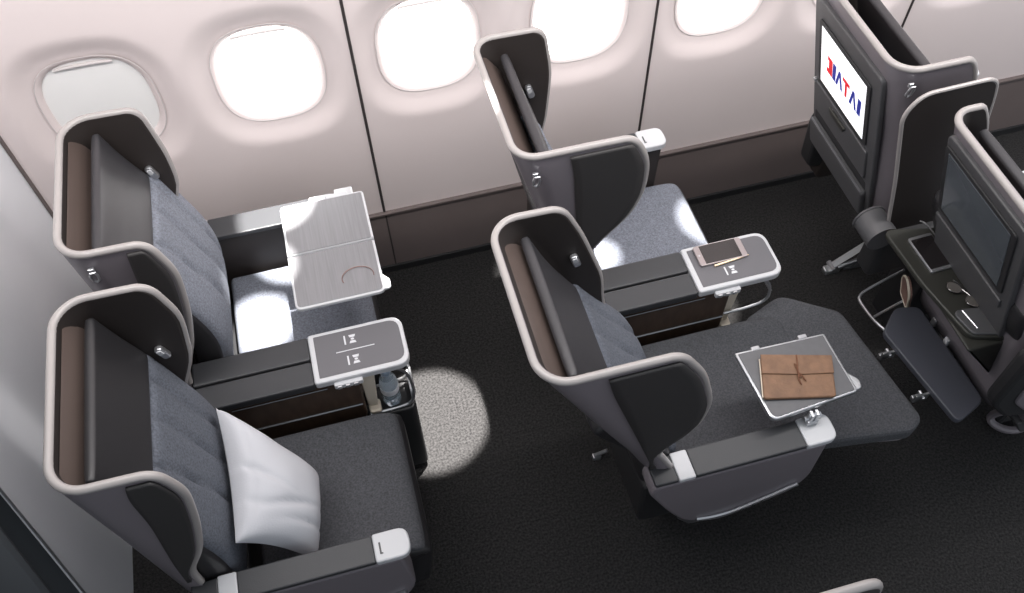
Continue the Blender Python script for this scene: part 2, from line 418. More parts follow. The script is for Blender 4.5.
def armrest(root, X, y0, y1, x0, x1, body=True, near=True, cap_mark=True, zt=.64, dark_inside=True, name='armrest'):
    """X: row offset; top pad with pale band and cap, body below"""
    bm = new()
    if near:
        poly = [(x0 - .095, zt - .012), (x0 - .105, zt - .05), (x0 - .04, zt - .20), (x0 + .02, zt - .31), (x0 + .12, zt - .375), (x1 - .04, zt - .29), (x1 - .01, zt - .22), (x1 - .02, zt - .02)]
        slab(bm, round_poly(poly, [.02, .04, .08, .06, .06, .03, .05, .016]), XZ, y0, y1, .009)
        a = obj(name, bm, M['shell'], root)
        bm = new(); tube(bm, smooth3([(x0 + .05, y0 - .001, zt - .305), (x0 + .10, y0 - .003, zt - .318), (x0 + .16, y0 - .003, zt - .312), (x1 - .04, y0 - .003, zt - .235)], 2), .0062, 8)
        obj('lower_trim', bm, M['silver'], a)
        bm = new(); slab(bm, round_poly([(x0 + .0, zt - .30), (x0 + .05, zt - .38), (x1 - .06, zt - .34), (x1 - .03, zt - .25), (x0 + .1, zt - .30)], .02), XZ, y0 + .012, y1, .004)
        obj('lower_body', bm, M['graph'], a)
    else:
        slab(bm, round_poly([(x0 - .10, zt - .012), (x0 - .10, .30), (x1 - .02, .30), (x1 - .015, zt - .012)], .02), XZ, y0 + .006, y1 - .004, .004)
        a = obj(name, bm, M['liner'], root)
    bm = new(); slab(bm, round_poly([(x0 - .095, y0 + .002), (x0 - .04, y0 + .001), (x0 - .04, y1 - .001), (x0 - .095, y1 - .004)], .004), XY, zt - .014, zt - .001, .003)
    obj('rear_pad', bm, M['pad'], a)
    bm = new(); rbox(bm, x0 - .04, x0, y0 - .001, y1 + .001, zt - .014, zt + .001, .002, .003); obj('pale_band', bm, M['white'], a)
    bm = new(); rbox(bm, x0, x1 - .078, y0, y1, zt - .014, zt + .001, .002, .003); obj('top_pad', bm, M['pad'], a)
    bm = new(); slab(bm, round_poly(rect(x1 - .078, x1, y0 - .002, y1 + .002), [.007, .026, .026, .007]), XY, zt - .018, zt + .003, .004)
    cp = obj('end_cap', bm, M['white'], a)
    if cap_mark:
        bm = new(); rbox(bm, x1 - .066, x1 - .062, (y0 + y1) / 2 - .014, (y0 + y1) / 2 + .010, zt + .003, zt + .0045, .001, .0004)
        rbox(bm, x1 - .066, x1 - .059, (y0 + y1) / 2 - .016, (y0 + y1) / 2 - .013, zt + .003, zt + .0045, .001, .0004)
        obj('release_button', bm, M['graph'], cp)
    return a

def base(root, X, y0, y1, zt=.36, xe=-.07, xb=-.46):
    bm = new(); slab(bm, round_poly([(X + xb, .14), (X + xb - .01, zt + .03), (X + xe, zt + .03), (X + xe, .20), (X + xe - .08, .14)], .03), XZ, y0 + .02, y1 - .02, .01)
    obj('seat_base', bm, M['base'], root)
    for yy in (y0 + .07, y1 - .07):
        bm = new()
        tube(bm, [(X - .24, yy, .012), (X - .22, yy, .2)], .012, 8); tube(bm, [(X - .12, yy, .012), (X - .17, yy, .2)], .012, 8)
        rbox(bm, X - .26, X - .10, yy - .013, yy + .013, 0.0, .022, .006, .003)
        obj('leg', bm, M['base'], root)

def seat(X, y0, y1, yn, yf, rear, fN, fF, ztop, back, label, divN=None, lamp=None, hook=None, r=.05, cushion=None,
         hcol='lnav', split=.36, group='airline seats', zb=.34, bstrip=.034, fab='fabric'):
    """y0,y1 cushion sides; yn,yf shell wing planes; back = side profile (x,z) from the top of the headrest to the seat"""
    root = empty('airline_seat', (X - .25, (y0 + y1) / 2, 0), label, 'seat', group)
    RZ = shell(root, yn, yf, rear, fN, fF, ztop, r, divN, zb)
    # taupe strip facing inward along the back of the shell
    bm = new(); a = ztop - .012; b_ = ztop - .26
    P = [(RZ(a) + .016, a - .004), (RZ(a - .07) + .016 + bstrip * .75, a - .07), (RZ(b_) + .016 + bstrip * .75, b_), (RZ(b_) + .016, b_)]
    slab(bm, P, XZ, yn + .026, yf - .026, .003)
    obj('back_panel', bm, M['bpanel'], root)
    # headrest + backrest
    Q = np.array(chaikin(back, 2)); sg = np.r_[0, np.cumsum(np.linalg.norm(np.diff(Q, axis=0), axis=1))]; L = sg[-1]
    ev = lambda s: (float(np.interp(s * L, sg, Q[:, 0])), float(np.interp(s * L, sg, Q[:, 1])))
    bm = new(); pad(bm, [ev(t) for t in np.linspace(0, split, 8)], yn + .034, yf - .026, .022, ex=8, m=16, capr=.35)
    h = obj('headrest', bm, M[hcol], root, smooth=60)
    bm = new(); x_, z_ = ev(.03)
    tube(bm, [(x_ - .017, yn + .05, z_ + .002), (x_ - .017, yf - .045, z_ + .002)], .0028, 6); obj('headrest_piping', bm, M['bpanel'], h)
    bm = new(); pad(bm, [ev(t) for t in np.linspace(split - .015, 1, 14)], y0 + .004, y1 - .004, .085, ex=5, m=60, n=48, groove=quilt, capr=.3)
    obj('backrest', bm, M[fab], root, smooth=60)
    bm = new()
    xs0, zs0 = ev(.62)
    pad(bm, [ev(t) for t in np.linspace(split, 1, 8)], y0 - .006, y1 + .006, .07, ex=8, m=14, capr=.3)
    for v in bm.verts: v.co.x -= .02
    obj('backrest_bolster', bm, M['leather'], root, smooth=60)
    # cushion
    if cushion is None:
        bm = new(); pad(bm, [(X - .42, .475), (X - .12, .478), (X - .055, .468), (X - .036, .43), (X - .045, .33)], y0, y1, .075, ex=9, m=40, capr=.2)
        c = obj('seat_cushion', bm, M['fabricd' if fab == 'fabricb' else fab], root, smooth=60)
        bm = new(); pad(bm, [(X - .40, .452), (X - .10, .455), (X - .040, .445), (X - .0245, .41), (X - .05, .22)], y0 - .004, y1 + .004, .08, ex=12, m=20, capr=.1)
        obj('cushion_border', bm, M['leather'], root, smooth=60)
    else: cushion(root)
    base(root, X, y0, y1, xb=-.26 if X > 1.5 else -.46)
    if lamp: reading_lamp(root, lamp[0], yf - .014, lamp[1])
    if hook: coat_hook(root, hook[0], yn, hook[1])
    return root

RP = .983
# ------------------------------------------------ row nearest the bulkhead (left)
backA = [(-.507, 1.14), (-.485, 1.06), (-.445, .97), (-.415, .86), (-.385, .76), (-.375, .66), (-.40, .56), (-.42, .48)]
sA1 = seat(0, .715, 1.085, .695, 1.09, [(-.598, 1.18), (-.585, .9), (-.565, .34)],
    [(-.55, 1.17), (-.427, 1.17), (-.405, 1.08), (-.425, .955), (-.457, .824), (-.505, .73), (-.51, .6), (-.52, .34)],
    [(-.55, 1.17), (-.425, 1.17), (-.400, 1.06), (-.425, .911), (-.475, .80), (-.505, .72), (-.515, .6), (-.52, .34)], 1.17, [(-.532, 1.14), (-.512, 1.06), (-.482, .97), (-.455, .86), (-.432, .76), (-.422, .66), (-.43, .56), (-.45, .48)],
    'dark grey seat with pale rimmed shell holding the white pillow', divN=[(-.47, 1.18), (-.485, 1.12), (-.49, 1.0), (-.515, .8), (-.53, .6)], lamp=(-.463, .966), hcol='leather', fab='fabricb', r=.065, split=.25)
armrest(sA1, 0, .645, .705, -.437, -.07)
backA2 = [(x - .012, z) for x, z in backA]
sA2 = seat(0, 1.255, 1.615, 1.185, 1.576, [(-.595, 1.18), (-.58, .9), (-.56, .34)],
    [(-.55, 1.165), (-.425, 1.165), (-.400, 1.06), (-.418, .927), (-.45, .80), (-.50, .68), (-.515, .34)],
    [(-.55, 1.165), (-.43, 1.165), (-.415, 1.02), (-.42, .92), (-.47, .82), (-.50, .7), (-.515, .34)], 1.165, backA2,
    'light grey seat by the window with silver folding tray table out, beside bulkhead', divN=[(-.46, 1.18), (-.47, 1.1), (-.48, 1.0), (-.51, .8), (-.53, .6)], lamp=(-.458, .985), hook=(-.545, 1.115), r=.065, split=.25)
armrest(sA2, 0, 1.622, 1.692, -.425, -.07, near=False, cap_mark=False)
# ------------------------------------------------ middle row
X = RP
def flat_cushion(root):
    bm = new(); pad(bm, [(.56, .475), (.80, .478), (.97, .474), (1.03, .46)], .715, 1.092, .085, ex=9, m=40, capr=.12)
    obj('seat_cushion', bm, M['fabricd'], root, smooth=60)
    bm = new(); slab(bm, round_poly([(.96, .708), (1.205, .675), (1.245, .70), (1.195, 1.052), (1.055, 1.148), (.93, 1.098)], [.01, .015, .02, .02, .03, .02]), XY, .405, .462, .012)
    lg = obj('leg_rest', bm, M['fabricd'], root, label='raised padded leg rest')
    bm = new(); slab(bm, round_poly([(1.045, .712), (1.20, .682), (1.235, .70), (1.19, 1.04), (1.055, 1.13), (.96, 1.09)], .02), XY, .385, .41, .006)
    obj('leg_rest_border', bm, M['shell'], lg)
    bm = new(); tube(bm, [(.985, .722, .40), (.985, 1.07, .40)], .034, 16); obj('leg_rest_hinge', bm, M['shell'], root)
    for yy in (.80, 1.0):
        bm = new(); tube(bm, [(X - .10, yy, .30), (1.14, yy, .39)], .009, 8); obj('support_strut', bm, M['steel'], root)
backB = [(.298, 1.12), (.338, 1.02), (.39, .93), (.45, .83), (.51, .75), (.565, .67), (.58, .58), (.565, .49)]
sB1 = seat(X, .715, 1.09, .68, 1.070, [(.212, 1.165), (.29, 1.0), (.37, .83), (.43, .71), (.475, .60)],
    [(.24, 1.155), (.478, 1.155), (.535, 1.06), (.572, .93), (.562, .84), (.515, .785), (.482, .745), (.482, .70), (.54, .60)],
    [(.24, 1.155), (.372, 1.155), (.415, 1.06), (.472, .89), (.48, .79), (.50, .70), (.54, .60)], 1.155, backB,
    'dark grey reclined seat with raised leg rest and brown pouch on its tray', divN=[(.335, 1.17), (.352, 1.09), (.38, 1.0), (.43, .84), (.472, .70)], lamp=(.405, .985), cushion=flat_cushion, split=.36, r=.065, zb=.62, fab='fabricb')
armrest(sB1, X, .645, .712, .577, .925, cap_mark=False)
backB2 = [(.39, 1.15), (.412, 1.07), (.445, .98), (.475, .86), (.52, .76), (.55, .67), (.56, .58), (.555, .49)]
sB2 = seat(X, 1.255, 1.615, 1.178, 1.568, [(.305, 1.19), (.36, 1.0), (.42, .8), (.45, .6), (.46, .34)],
    [(.32, 1.18), (.565, 1.18), (.603, 1.10), (.602, 1.0), (.575, .93), (.51, .86), (.47, .78), (.48, .34)],
    [(.32, 1.18), (.478, 1.18), (.497, 1.05), (.487, .90), (.47, .82), (.48, .34)], 1.18, backB2,
    'light grey window seat with sunlit cushion in the middle row', divN=[(.42, 1.19), (.435, 1.12), (.445, 1.0), (.455, .86), (.47, .7)], lamp=(.445, 1.01), hook=(.345, 1.125), r=.055, split=.34)
armrest(sB2, X, 1.615, 1.682, .575, .88, near=False, cap_mark=True)
# ------------------------------------------------ front row, seen from behind (right)
X = 2 * RP
backC = [(1.32, 1.13), (1.35, 1.05), (1.39, .95), (1.42, .83), (1.47, .74), (1.51, .66), (1.53, .58), (1.53, .49)]
sC1 = seat(X, .715, 1.085, .68, 1.076, [(1.215, 1.18), (1.30, .95), (1.365, .76), (1.42, .55), (1.46, .34)],
    [(1.25, 1.175), (1.46, 1.175), (1.52, 1.06), (1.55, .93), (1.54, .83), (1.50, .775), (1.49, .70), (1.50, .34)],
    [(1.25, 1.18), (1.298, 1.18), (1.338, 1.11), (1.385, .95), (1.40, .8), (1.45, .6), (1.50, .34)], 1.175, backC,
    'dark seat back at right edge with blank grey screen', r=.05, zb=.42)
armrest(sC1, X, .645, .712, 2 * RP - .42, 2 * RP - .07)
backC2 = [(x - .01, z) for x, z in backC]
sC2 = seat(X, 1.255, 1.615, 1.205, 1.61, [(1.175, 1.18), (1.27, .9), (1.33, .65), (1.375, .45), (1.39, .34)],
    [(1.20, 1.175), (1.365, 1.175), (1.40, 1.10), (1.44, .95), (1.43, .8), (1.44, .6), (1.46, .34)],
    [(1.20, 1.175), (1.36, 1.175), (1.395, 1.02), (1.38, .88), (1.39, .8), (1.44, .34)], 1.17, backC2,
    'grey seat back by the window with lit white logo screen', hook=(1.215, 1.125), r=.065, zb=.56)
armrest(sC2, X, 1.622, 1.688, X - .42, X - .07, near=False, cap_mark=False)
# ------------------------------------------------ seat across the aisle, its wing tip enters the frame at the bottom
sD = seat(X - RP, -.16, .22, -.20, .243, [(.24, 1.16), (.31, .95), (.38, .75), (.43, .34)],
    [(.26, 1.155), (.48, 1.155), (.535, 1.06), (.572, .93), (.56, .83), (.49, .775), (.455, .70), (.46, .34)],
    [(.26, 1.155), (.618, 1.155), (.64, 1.08), (.64, .93), (.60, .83), (.52, .775), (.48, .70), (.48, .34)], 1.155, backB,
    'seat across the aisle, only its pale shell rim tip showing at the bottom edge', r=.05)

# ================================================================== centre consoles
def marks(bm, cx, cy, z):
    """small printed seat symbol: two cups facing a dot, with an underline"""
    for s in (1, -1):
        P = [(cx - .006, cy + s * .005), (cx + .006, cy + s * .005), (cx + .0085, cy + s * .012), (cx - .0085, cy + s * .012)]
        slab(bm, P, XY, z, z + .0008, .0002)
    slab(bm, [(cx + .0045 * math.cos(a), cy + .003 * math.sin(a)) for a in np.linspace(0, 6.28, 12, endpoint=False)], XY, z, z + .0008, .0002)
    slab(bm, rect(cx - .021, cx - .017, cy - .013, cy + .013), XY, z, z + .0008, .0002)
def console(X, label, group='centre consoles', both=True, xs=.455, bmat='bronze'):
    root = empty('center_console', (X - .3, 1.175, 0), label, 'console', group)
    bm = new(); slab(bm, round_poly([(X - .455, .10), (X - .455, .615), (X - .115, .615), (X - .115, .43), (X - .18, .10)], .01), XZ, 1.112, 1.238, .004)
    bd = obj('body', bm, M[bmat], root)
    bm = new(); tube(bm, [(X - .45, 1.1105, .622), (X - .215, 1.1105, .622)], .003, 6); tube(bm, [(X - .45, 1.1095, .485), (X - .12, 1.1095, .485)], .003, 6); tube(bm, [(X - .42, 1.1095, .60), (X - .19, 1.1095, .60)], .0015, 6)
    obj('trim_line', bm, M['steel'], bd)
    for (a, b) in ((1.106, 1.1725), (1.1775, 1.244)):
        bm = new(); rbox(bm, X - xs, X - .213, a, b, .612, .640, .004, .005); obj('armrest_pad', bm, M['pad'], root)
    bm = new(); slab(bm, round_poly(rect(X - .213, X + .022, 1.104, 1.246), [.009, .034, .034, .009]), XY, .618, .644, .005)
    tf = obj('cocktail_table', bm, M['white'], root)
    bm = new(); slab(bm, round_poly(rect(X - .199, X + .012, 1.116, 1.235), [.003, .028, .028, .003]), XY, .6435, .6455, .0008)
    obj('table_inlay', bm, M['console'], tf)
    bm = new(); zz = .6455
    if both:
        marks(bm, X - .105, 1.206, zz)
        slab(bm, rect(X - .15, X - .055, 1.1745, 1.1768), XY, zz, zz + .0008, .0002)
    marks(bm, X - .105, 1.147, zz)
    obj('seat_symbols', bm, M['mark'], tf)
    bm = new(); rbox(bm, X - .17, X - .10, 1.094, 1.106, .612, .630, .004, .003)
    b1 = obj('button_strip', bm, M['white'], tf)
    for k in range(3):
        bm = new(); rbox(bm, X - .163 + k * .02, X - .152 + k * .02, 1.0905, 1.095, .616, .627, .002, .001); obj('button', bm, M['silver'], b1)
    bm = new(); rbox(bm, X - .40, X - .20, 1.15, 1.20, 0, .11, .01, .003); obj('foot', bm, M['base'], root)
    # slim arm carrying the table and a wire bottle cradle
    bm = new(); slab(bm, round_poly([(X - .110, .42), (X - .085, .42), (X - .07, .62), (X - .110, .62)], .008), XZ, 1.13, 1.15, .004); rbox(bm, X - .11, X - .078, 1.112, 1.15, .41, .425, .01, .004)
    obj('support_arm', bm, M['cream'], root)
    zc = .40 if both else .48
    bm = new(); tube(bm, smooth3([(X - .05, 1.12, .615), (X - .01, 1.12, .60), (X + .012, 1.12, .55), (X + .014, 1.12, zc + .015), (X - .04, 1.12, zc), (X - .11, 1.12, zc)], 2), .004, 8)
    tube(bm, smooth3([(X - .05, 1.20, .615), (X - .01, 1.20, .60), (X + .012, 1.20, .55), (X + .014, 1.20, zc + .015), (X - .04, 1.20, zc), (X - .11, 1.20, zc)], 2), .004, 8)
    tube(bm, [(X + .014, 1.12, zc + .06), (X + .014, 1.20, zc + .06)], .004, 8)
    obj('bottle_cradle', bm, M['silver'], root)
    if not both: return root
    bm = new(); rbox(bm, X - .11, X + .012, 1.112, 1.204, .03, .395, .02, .006)
    obj('storage_bin', bm, M['base'], root)
    bm = new(); slab(bm, round_poly([(1.125, .40), (1.195, .40), (1.195, .465), (1.125, .465)], .012), YZ, X + .004, X + .010, .002)
    obj('bin_plate', bm, M['white'], root)
    return root
cA = console(0, 'centre console between the two seats nearest the bulkhead, two printed symbols', both=True, xs=.497)
cB = console(RP, 'centre console of the middle row with a smartphone on its table', both=False)
cC = console(2 * RP, 'centre console between the two seat backs at the right', bmat='base')
# privacy divider and rounded rear end on the right console
bm = new()
dv = round_poly([(1.33, .60), (1.262, .86), (1.188, 1.10), (1.215, 1.155), (1.395, 1.160), (1.415, 1.10), (1.45, .95), (1.50, .60)], [.01, .05, .05, .035, .03, .03, .02, .01], 6)
slab(bm, dv, XZ, 1.148, 1.160, .004)
d = obj('privacy_divider', bm, M['liner'], cC)
for yy in (1.152,):
    bm = new(); tube(bm, [(p[0], yy, p[1]) for p in dv], .0105 if yy < 1.15 else .005, 8, closed=True, up=(0, 1, 0)); obj('divider_rim', bm, M['rim'], d)
bm = new(); tube(bm, [(1.285, 1.198, .66), (1.285, 1.122, .66)], .042, 20); tube(bm, [(1.285, 1.200, .66), (1.285, 1.195, .66)], .0445, 20)
o_ = obj('rear_housing', bm, M['graph'], cC)
bm = new(); rbox(bm, 1.30, 1.515, 1.125, 1.195, .48, .65, .02, .008); obj('housing_body', bm, M['base'], cC)

# ================================================================== tray tables
# window seat beside the bulkhead: bi-fold silver tray
bm = new(); slab(bm, round_poly(rect(-.222, .002, 1.286, 1.453), [.018, .018, .002, .002]), XY, .690, .702, .003)
slab(bm, round_poly(rect(-.222, .002, 1.457, 1.626), [.002, .002, .012, .012]), XY, .690, .702, .003)
slab(bm, round_poly([(-.01, 1.292), (.016, 1.296), (.018, 1.32), (-.002, 1.345)], .008), XY, .690, .701, .003)
rbox(bm, -.10, -.04, 1.62, 1.636, .686, .703, .004, .003)
t = obj('tray_table', bm, M['white'], sA2)
for (a, b) in ((1.292, 1.450), (1.460, 1.620)):
    bm = new(); slab(bm, round_poly(rect(-.216, -.004, a, b), [.012, .012, .004, .004] if a < 1.4 else .006), XY, .7015, .7035, .0008); obj('tray_leaf', bm, M['traytop'], t)
bm = new(); tube(bm, [(-.05, 1.64, .60), (-.05, 1.64, .69)], .012, 10); rbox(bm, -.075, -.025, 1.60, 1.66, .676, .691, .005, .003); obj('tray_arm', bm, M['silver'], t)
# reclined seat: dark tray with silver frame
fr = ((0, 0, 0), (1, 0, 0), (0, 1, 0), (0, 0, 1))
Q = [(.762, .702), (.995, .716), (.982, .884), (.757, .884)]
Q = [(.770, .700), (.990, .718), (.985, .880), (.758, .886)]
bm = new(); slab(bm, round_poly(Q, [.022, .010, .004, .004]), fr, .688, .702, .003)
slab(bm, round_poly([(.975, .72), (1.004, .724), (1.008, .745), (.985, .775)], .008), fr, .689, .701, .003)
for xx in (.80, .92): rbox(bm, xx, xx + .022, .880, .891, .686, .703, .003, .002)
t = obj('tray_table', bm, M['silver'], sB1)
c = np.mean(Q, 0); q2 = [tuple(c + (np.array(p) - c) * .945) for p in Q]
bm = new(); slab(bm, round_poly(q2, [.018, .006, .003, .003]), fr, .7012, .7035, .0008); obj('tray_surface', bm, M['trayd'], t)
bm = new(); rbox(bm, .862, .890, .688, .712, .645, .664, .003, .002); tube(bm, [(.855, .700, .668), (.897, .700, .668)], .007, 10)
rbox(bm, .866, .873, .690, .706, .66, .69, .002, .001); rbox(bm, .879, .886, .690, .706, .66, .69, .002, .001); tube(bm, [(.862, .697, .684), (.890, .697, .684)], .005, 10)
obj('tray_hinge', bm, M['silver'], t)
# pouch-side body under the shell of the middle seat: floor fitting
bm = new(); tube(bm, [(.50, 1.005, .02), (.535, 1.0, .045)], .006, 8); rbox(bm, .492, .518, .995, 1.013, 0, .02, .005, .003); obj('floor_fitting', bm, M['silver'], sB1)

# ================================================================== seat backs of the right row
def backframe(rear, za, zbm, y):
    """frame on the inclined back: u across (-y), v down the back, w outwards (rearward)"""
    RZ = fz(rear); a = Vector((RZ(za), 0, za)); b = Vector((RZ(zbm), 0, zbm)); v = (b - a).normalized()
    u = Vector((0, 1, 0)); wv = Vector((v.z, 0, -v.x)).normalized()
    if wv.x > 0: wv = -wv
    return (a, u, v, wv), (b - a).length
rC2 = [(1.175, 1.18), (1.27, .9), (1.33, .65), (1.375, .45), (1.39, .34)]
def facia(root, rear, y0, y1, z0, z1, scr, on):
    f, L = backframe(rear, z0, z1, 0)
    bm = new(); slab(bm, round_poly(rect(y0, y1, 0, L), .022), f, -.004, .010, .004)
    fa = obj('back_fascia', bm, M['graph'], root)
    bm = new(); sy0, sy1, s0, s1 = scr
    slab(bm, round_poly(rect(sy0 - .016, sy1 + .016, s0 - .014, s1 + .016), .012), f, .009, .0145, .002)
    bz = obj('screen_bezel', bm, M['base'], fa)
    bm = new(); slab(bm, rect(sy0, sy1, s0, s1), f, .0135, .0155, .0004)
    sc = obj('screen', bm, M['scr_on'] if on else M['scr_off'], fa)
    return f, fa, sc, L
f, fa, sc, L = facia(sC2, rC2, 1.250, 1.585, 1.115, .575, (1.305, 1.535, .068, .262), True)
def on_back(f, u, v, w_): return Vector(f[0]) + Vector(f[1]) * u + Vector(f[2]) * v + Vector(f[3]) * w_
# logo on the lit screen: letters drawn as flat strokes, reading left to right for someone seated behind
def letter(bm, f, strokes, u0, v0, s):
    for P in strokes: slab(bm, [(u0 - p[0] * s * .62, v0 - p[1] * s) for p in P], f, .0155, .0162, .0001)
LT = dict(
    J=[[(.30, 1), (1.0, 1), (1.0, .76), (.30, .76)], [(.48, .8), (1.0, .8), (.95, 0), (.45, 0)], [(.12, .26), (.5, .26), (.5, 0), (.18, 0)]],
    I=[[(.2, 1), (.65, 1), (.55, 0), (.1, 0)]],
    A=[[(.45, 1), (.7, 1), (.28, 0), (0, 0)], [(.45, 1), (.7, 1), (1.05, 0), (.78, 0)]],
    T=[[(0, 1), (1, 1), (1, .78), (0, .78)], [(.36, .8), (.64, .8), (.64, 0), (.36, 0)]])
s = .058; u = 1.508
for ch, wd in (('J', 1.0), ('I', .65), ('A', 1.15), ('T', 1.1), ('A', 1.15), ('I', .7)):
    bm = new(); letter(bm, f, LT[ch], u, .196, s); obj('logo_letter', bm, M['red'] if ch in 'JT' else M['blue'], sc); u -= wd * s * .56
bm = new(); slab(bm, round_poly(rect(1.28, 1.565, .290, .405), .01), f, .009, .016, .003); tr = obj('stowed_tray', bm, M['graph'], fa)
bm = new(); slab(bm, round_poly([(1.385, .308), (1.475, .308), (1.465, .330), (1.395, .330)], .006), f, .015, .022, .003); obj('tray_latch', bm, M['olive'], tr)
bm = new(); slab(bm, round_poly(rect(1.562, 1.574, .288, .300), .005), f, .009, .018, .002); obj('socket', bm, M['silver'], fa)
bm = new(); slab(bm, round_poly(rect(1.275, 1.57, .418, .455), .01), f, .009, .0105, .0005); obj('pocket_opening', bm, M['base'], fa)
bm = new(); slab(bm, round_poly(rect(1.268, 1.575, .450, .555), .015), f, .009, .026, .005); pk = obj('literature_pocket', bm, M['graph'], fa)
bm = new(); tube(bm, [on_back(f, 1.275, .451, .022), on_back(f, 1.57, .451, .022)], .003, 8); obj('pocket_trim', bm, M['steel'], pk)
# leg strut of that seat
bm = new(); tube(bm, [(1.505, 1.45, .035), (1.73, 1.45, .225)], .012, 4); lgs = obj('front_strut', bm, M['white'], sC2)
bm = new(); tube(bm, [(1.52, 1.44, .03), (1.72, 1.42, .11)], .009, 8); tube(bm, [(1.54, 1.435, .025), (1.75, 1.41, .05)], .008, 8); obj('rear_strut', bm, M['steel'], sC2)
bm = new(); rbox(bm, 1.475, 1.535, 1.435, 1.465, 0, .022, .01, .004); tube(bm, [(1.50, 1.43, .028), (1.50, 1.47, .028)], .009, 10); obj('floor_fitting', bm, M['silver'], sC2)
# armrest end poking out at the wall side
bm = new(); slab(bm, round_poly([(1.40, .36), (1.385, .55), (1.42, .60), (1.50, .58), (1.50, .36)], .03), XZ, 1.63, 1.69, .01); obj('armrest_end', bm, M['base'], sC2)
# near seat of that row
rC1 = [(1.215, 1.18), (1.30, .95), (1.365, .76), (1.42, .55), (1.46, .34)]
f, fa, sc, L = facia(sC1, rC1, .752, 1.046, 1.145, .70, (.795, 1.026, .045, .262), False)
bm = new(); slab(bm, round_poly(rect(.775, 1.045, .30, .335), .006), f, .009, .016, .003); obj('lower_ledge', bm, M['graph'], fa)
# shelf
bm = new(); slab(bm, round_poly([(1.40, 1.085), (1.262, 1.118), (1.272, .94), (1.30, .775), (1.40, .74)], [.01, .03, .02, .02, .01]), XY, .700, .716, .004)
sh = obj('seat_shelf', bm, M['olive'], sC1)
bm = new(); tube(bm, smooth3([(1.365, 1.115, .718), (1.378, 1.10, .7185), (1.382, .98, .7185), (1.392, .77, .7185)], 2), .0022, 6); obj('shelf_lip', bm, M['graph'], sh)
bm = new(); slab(bm, round_poly([(1.285, .70), (1.35, .62), (1.47, .47), (1.47, .70)], .012), XZ, .745, 1.10, .006); obj('shelf_box', bm, M['olive'], sC1)
bm = new(); slab(bm, round_poly([(1.292, .848), (1.385, .835), (1.392, .75), (1.308, .775)], [.03, .012, .008, .012]), XY, .7155, .7225, .003)
lp = obj('bottle_pocket', bm, M['graph'], sC1)
bm = new(); tube(bm, [(1.318, .838, .7228), (1.326, .785, .7228)], .0016, 6); obj('pocket_line', bm, M['silver'], lp)
# foot bar with pad
FZ = .415
bm = new(); slab(bm, round_poly([(1.288, .970), (1.338, .672), (1.438, .712), (1.425, 1.02), (1.36, 1.035)], [.015, .025, .025, .02, .02]), XY, FZ, FZ + .02, .004)
fp = obj('foot_pad', bm, mat('foot_pad_slate', (64, 66, 74), .5), sC1)
for (x, y) in ((1.285, .925), (1.305, .785)):
    bm = new(); rbox(bm, x - .022, x + .004, y - .012, y + .004, FZ - .03, FZ - .014, .003, .002); rbox(bm, x - .022, x + .02, y - .012, y - .006, FZ - .026, FZ + .004, .002, .001); tube(bm, [(x + .004, y - .016, FZ - .012), (x + .004, y + .008, FZ - .012)], .005, 8)
    obj('pad_hinge', bm, M['silver'], fp)
for yy in (.90, .965):
    bm = new(); rbox(bm, 1.435, 1.452, yy - .008, yy + .008, FZ + .0, FZ + .03, .003, .002); obj('pad_clip', bm, M['white'] if yy < .93 else M['silver'], fp)
bm = new(); tube(bm, smooth3([(1.50, 1.185, .36), (1.36, 1.155, .35), (1.332, 1.14, .35), (1.325, 1.12, .35), (1.33, 1.03, .36), (1.335, .96, .40), (1.34, .94, .412)], 2), .0042, 8)
tube(bm, [(1.330, 1.06, .355), (1.45, 1.09, .355)], .004, 8)
obj('wire_holder', bm, M['silver'], sC1)
for yy in (.80, 1.0):
    bm = new(); tube(bm, [(1.40, yy, FZ + .002), (1.58, yy, .34)], .010, 8); obj('foot_bar_arm', bm, M['base'], sC1)
# rear end of the aisle armrest
bm = new(); slab(bm, round_poly([(1.33, .80), (1.345, .58), (1.43, .47), (1.52, .45), (1.56, .76), (1.44, .83)], .03), XZ, .640, .682, .012); re_ = obj('armrest_rear_cover', bm, M['base'], sC1)
bm = new(); slab(bm, round_poly([(1.385, .74), (1.40, .58), (1.47, .50), (1.53, .50), (1.55, .74)], .025), XZ, .633, .645, .006); obj('cover_inset', bm, M['shell'], re_)
bm = new(); tube(bm, smooth3([(1.70, .755, .16), (1.70, .80, .05), (1.70, .78, .02), (1.74, .74, .02), (1.80, .74, .02), (1.82, .76, .16)], 2), .012, 8); obj('floor_bar', bm, M['shell'], sC1)

# ================================================================== loose things
def at(root_name, loc, label, cat, group=None): return empty(root_name, loc, label, cat, group)
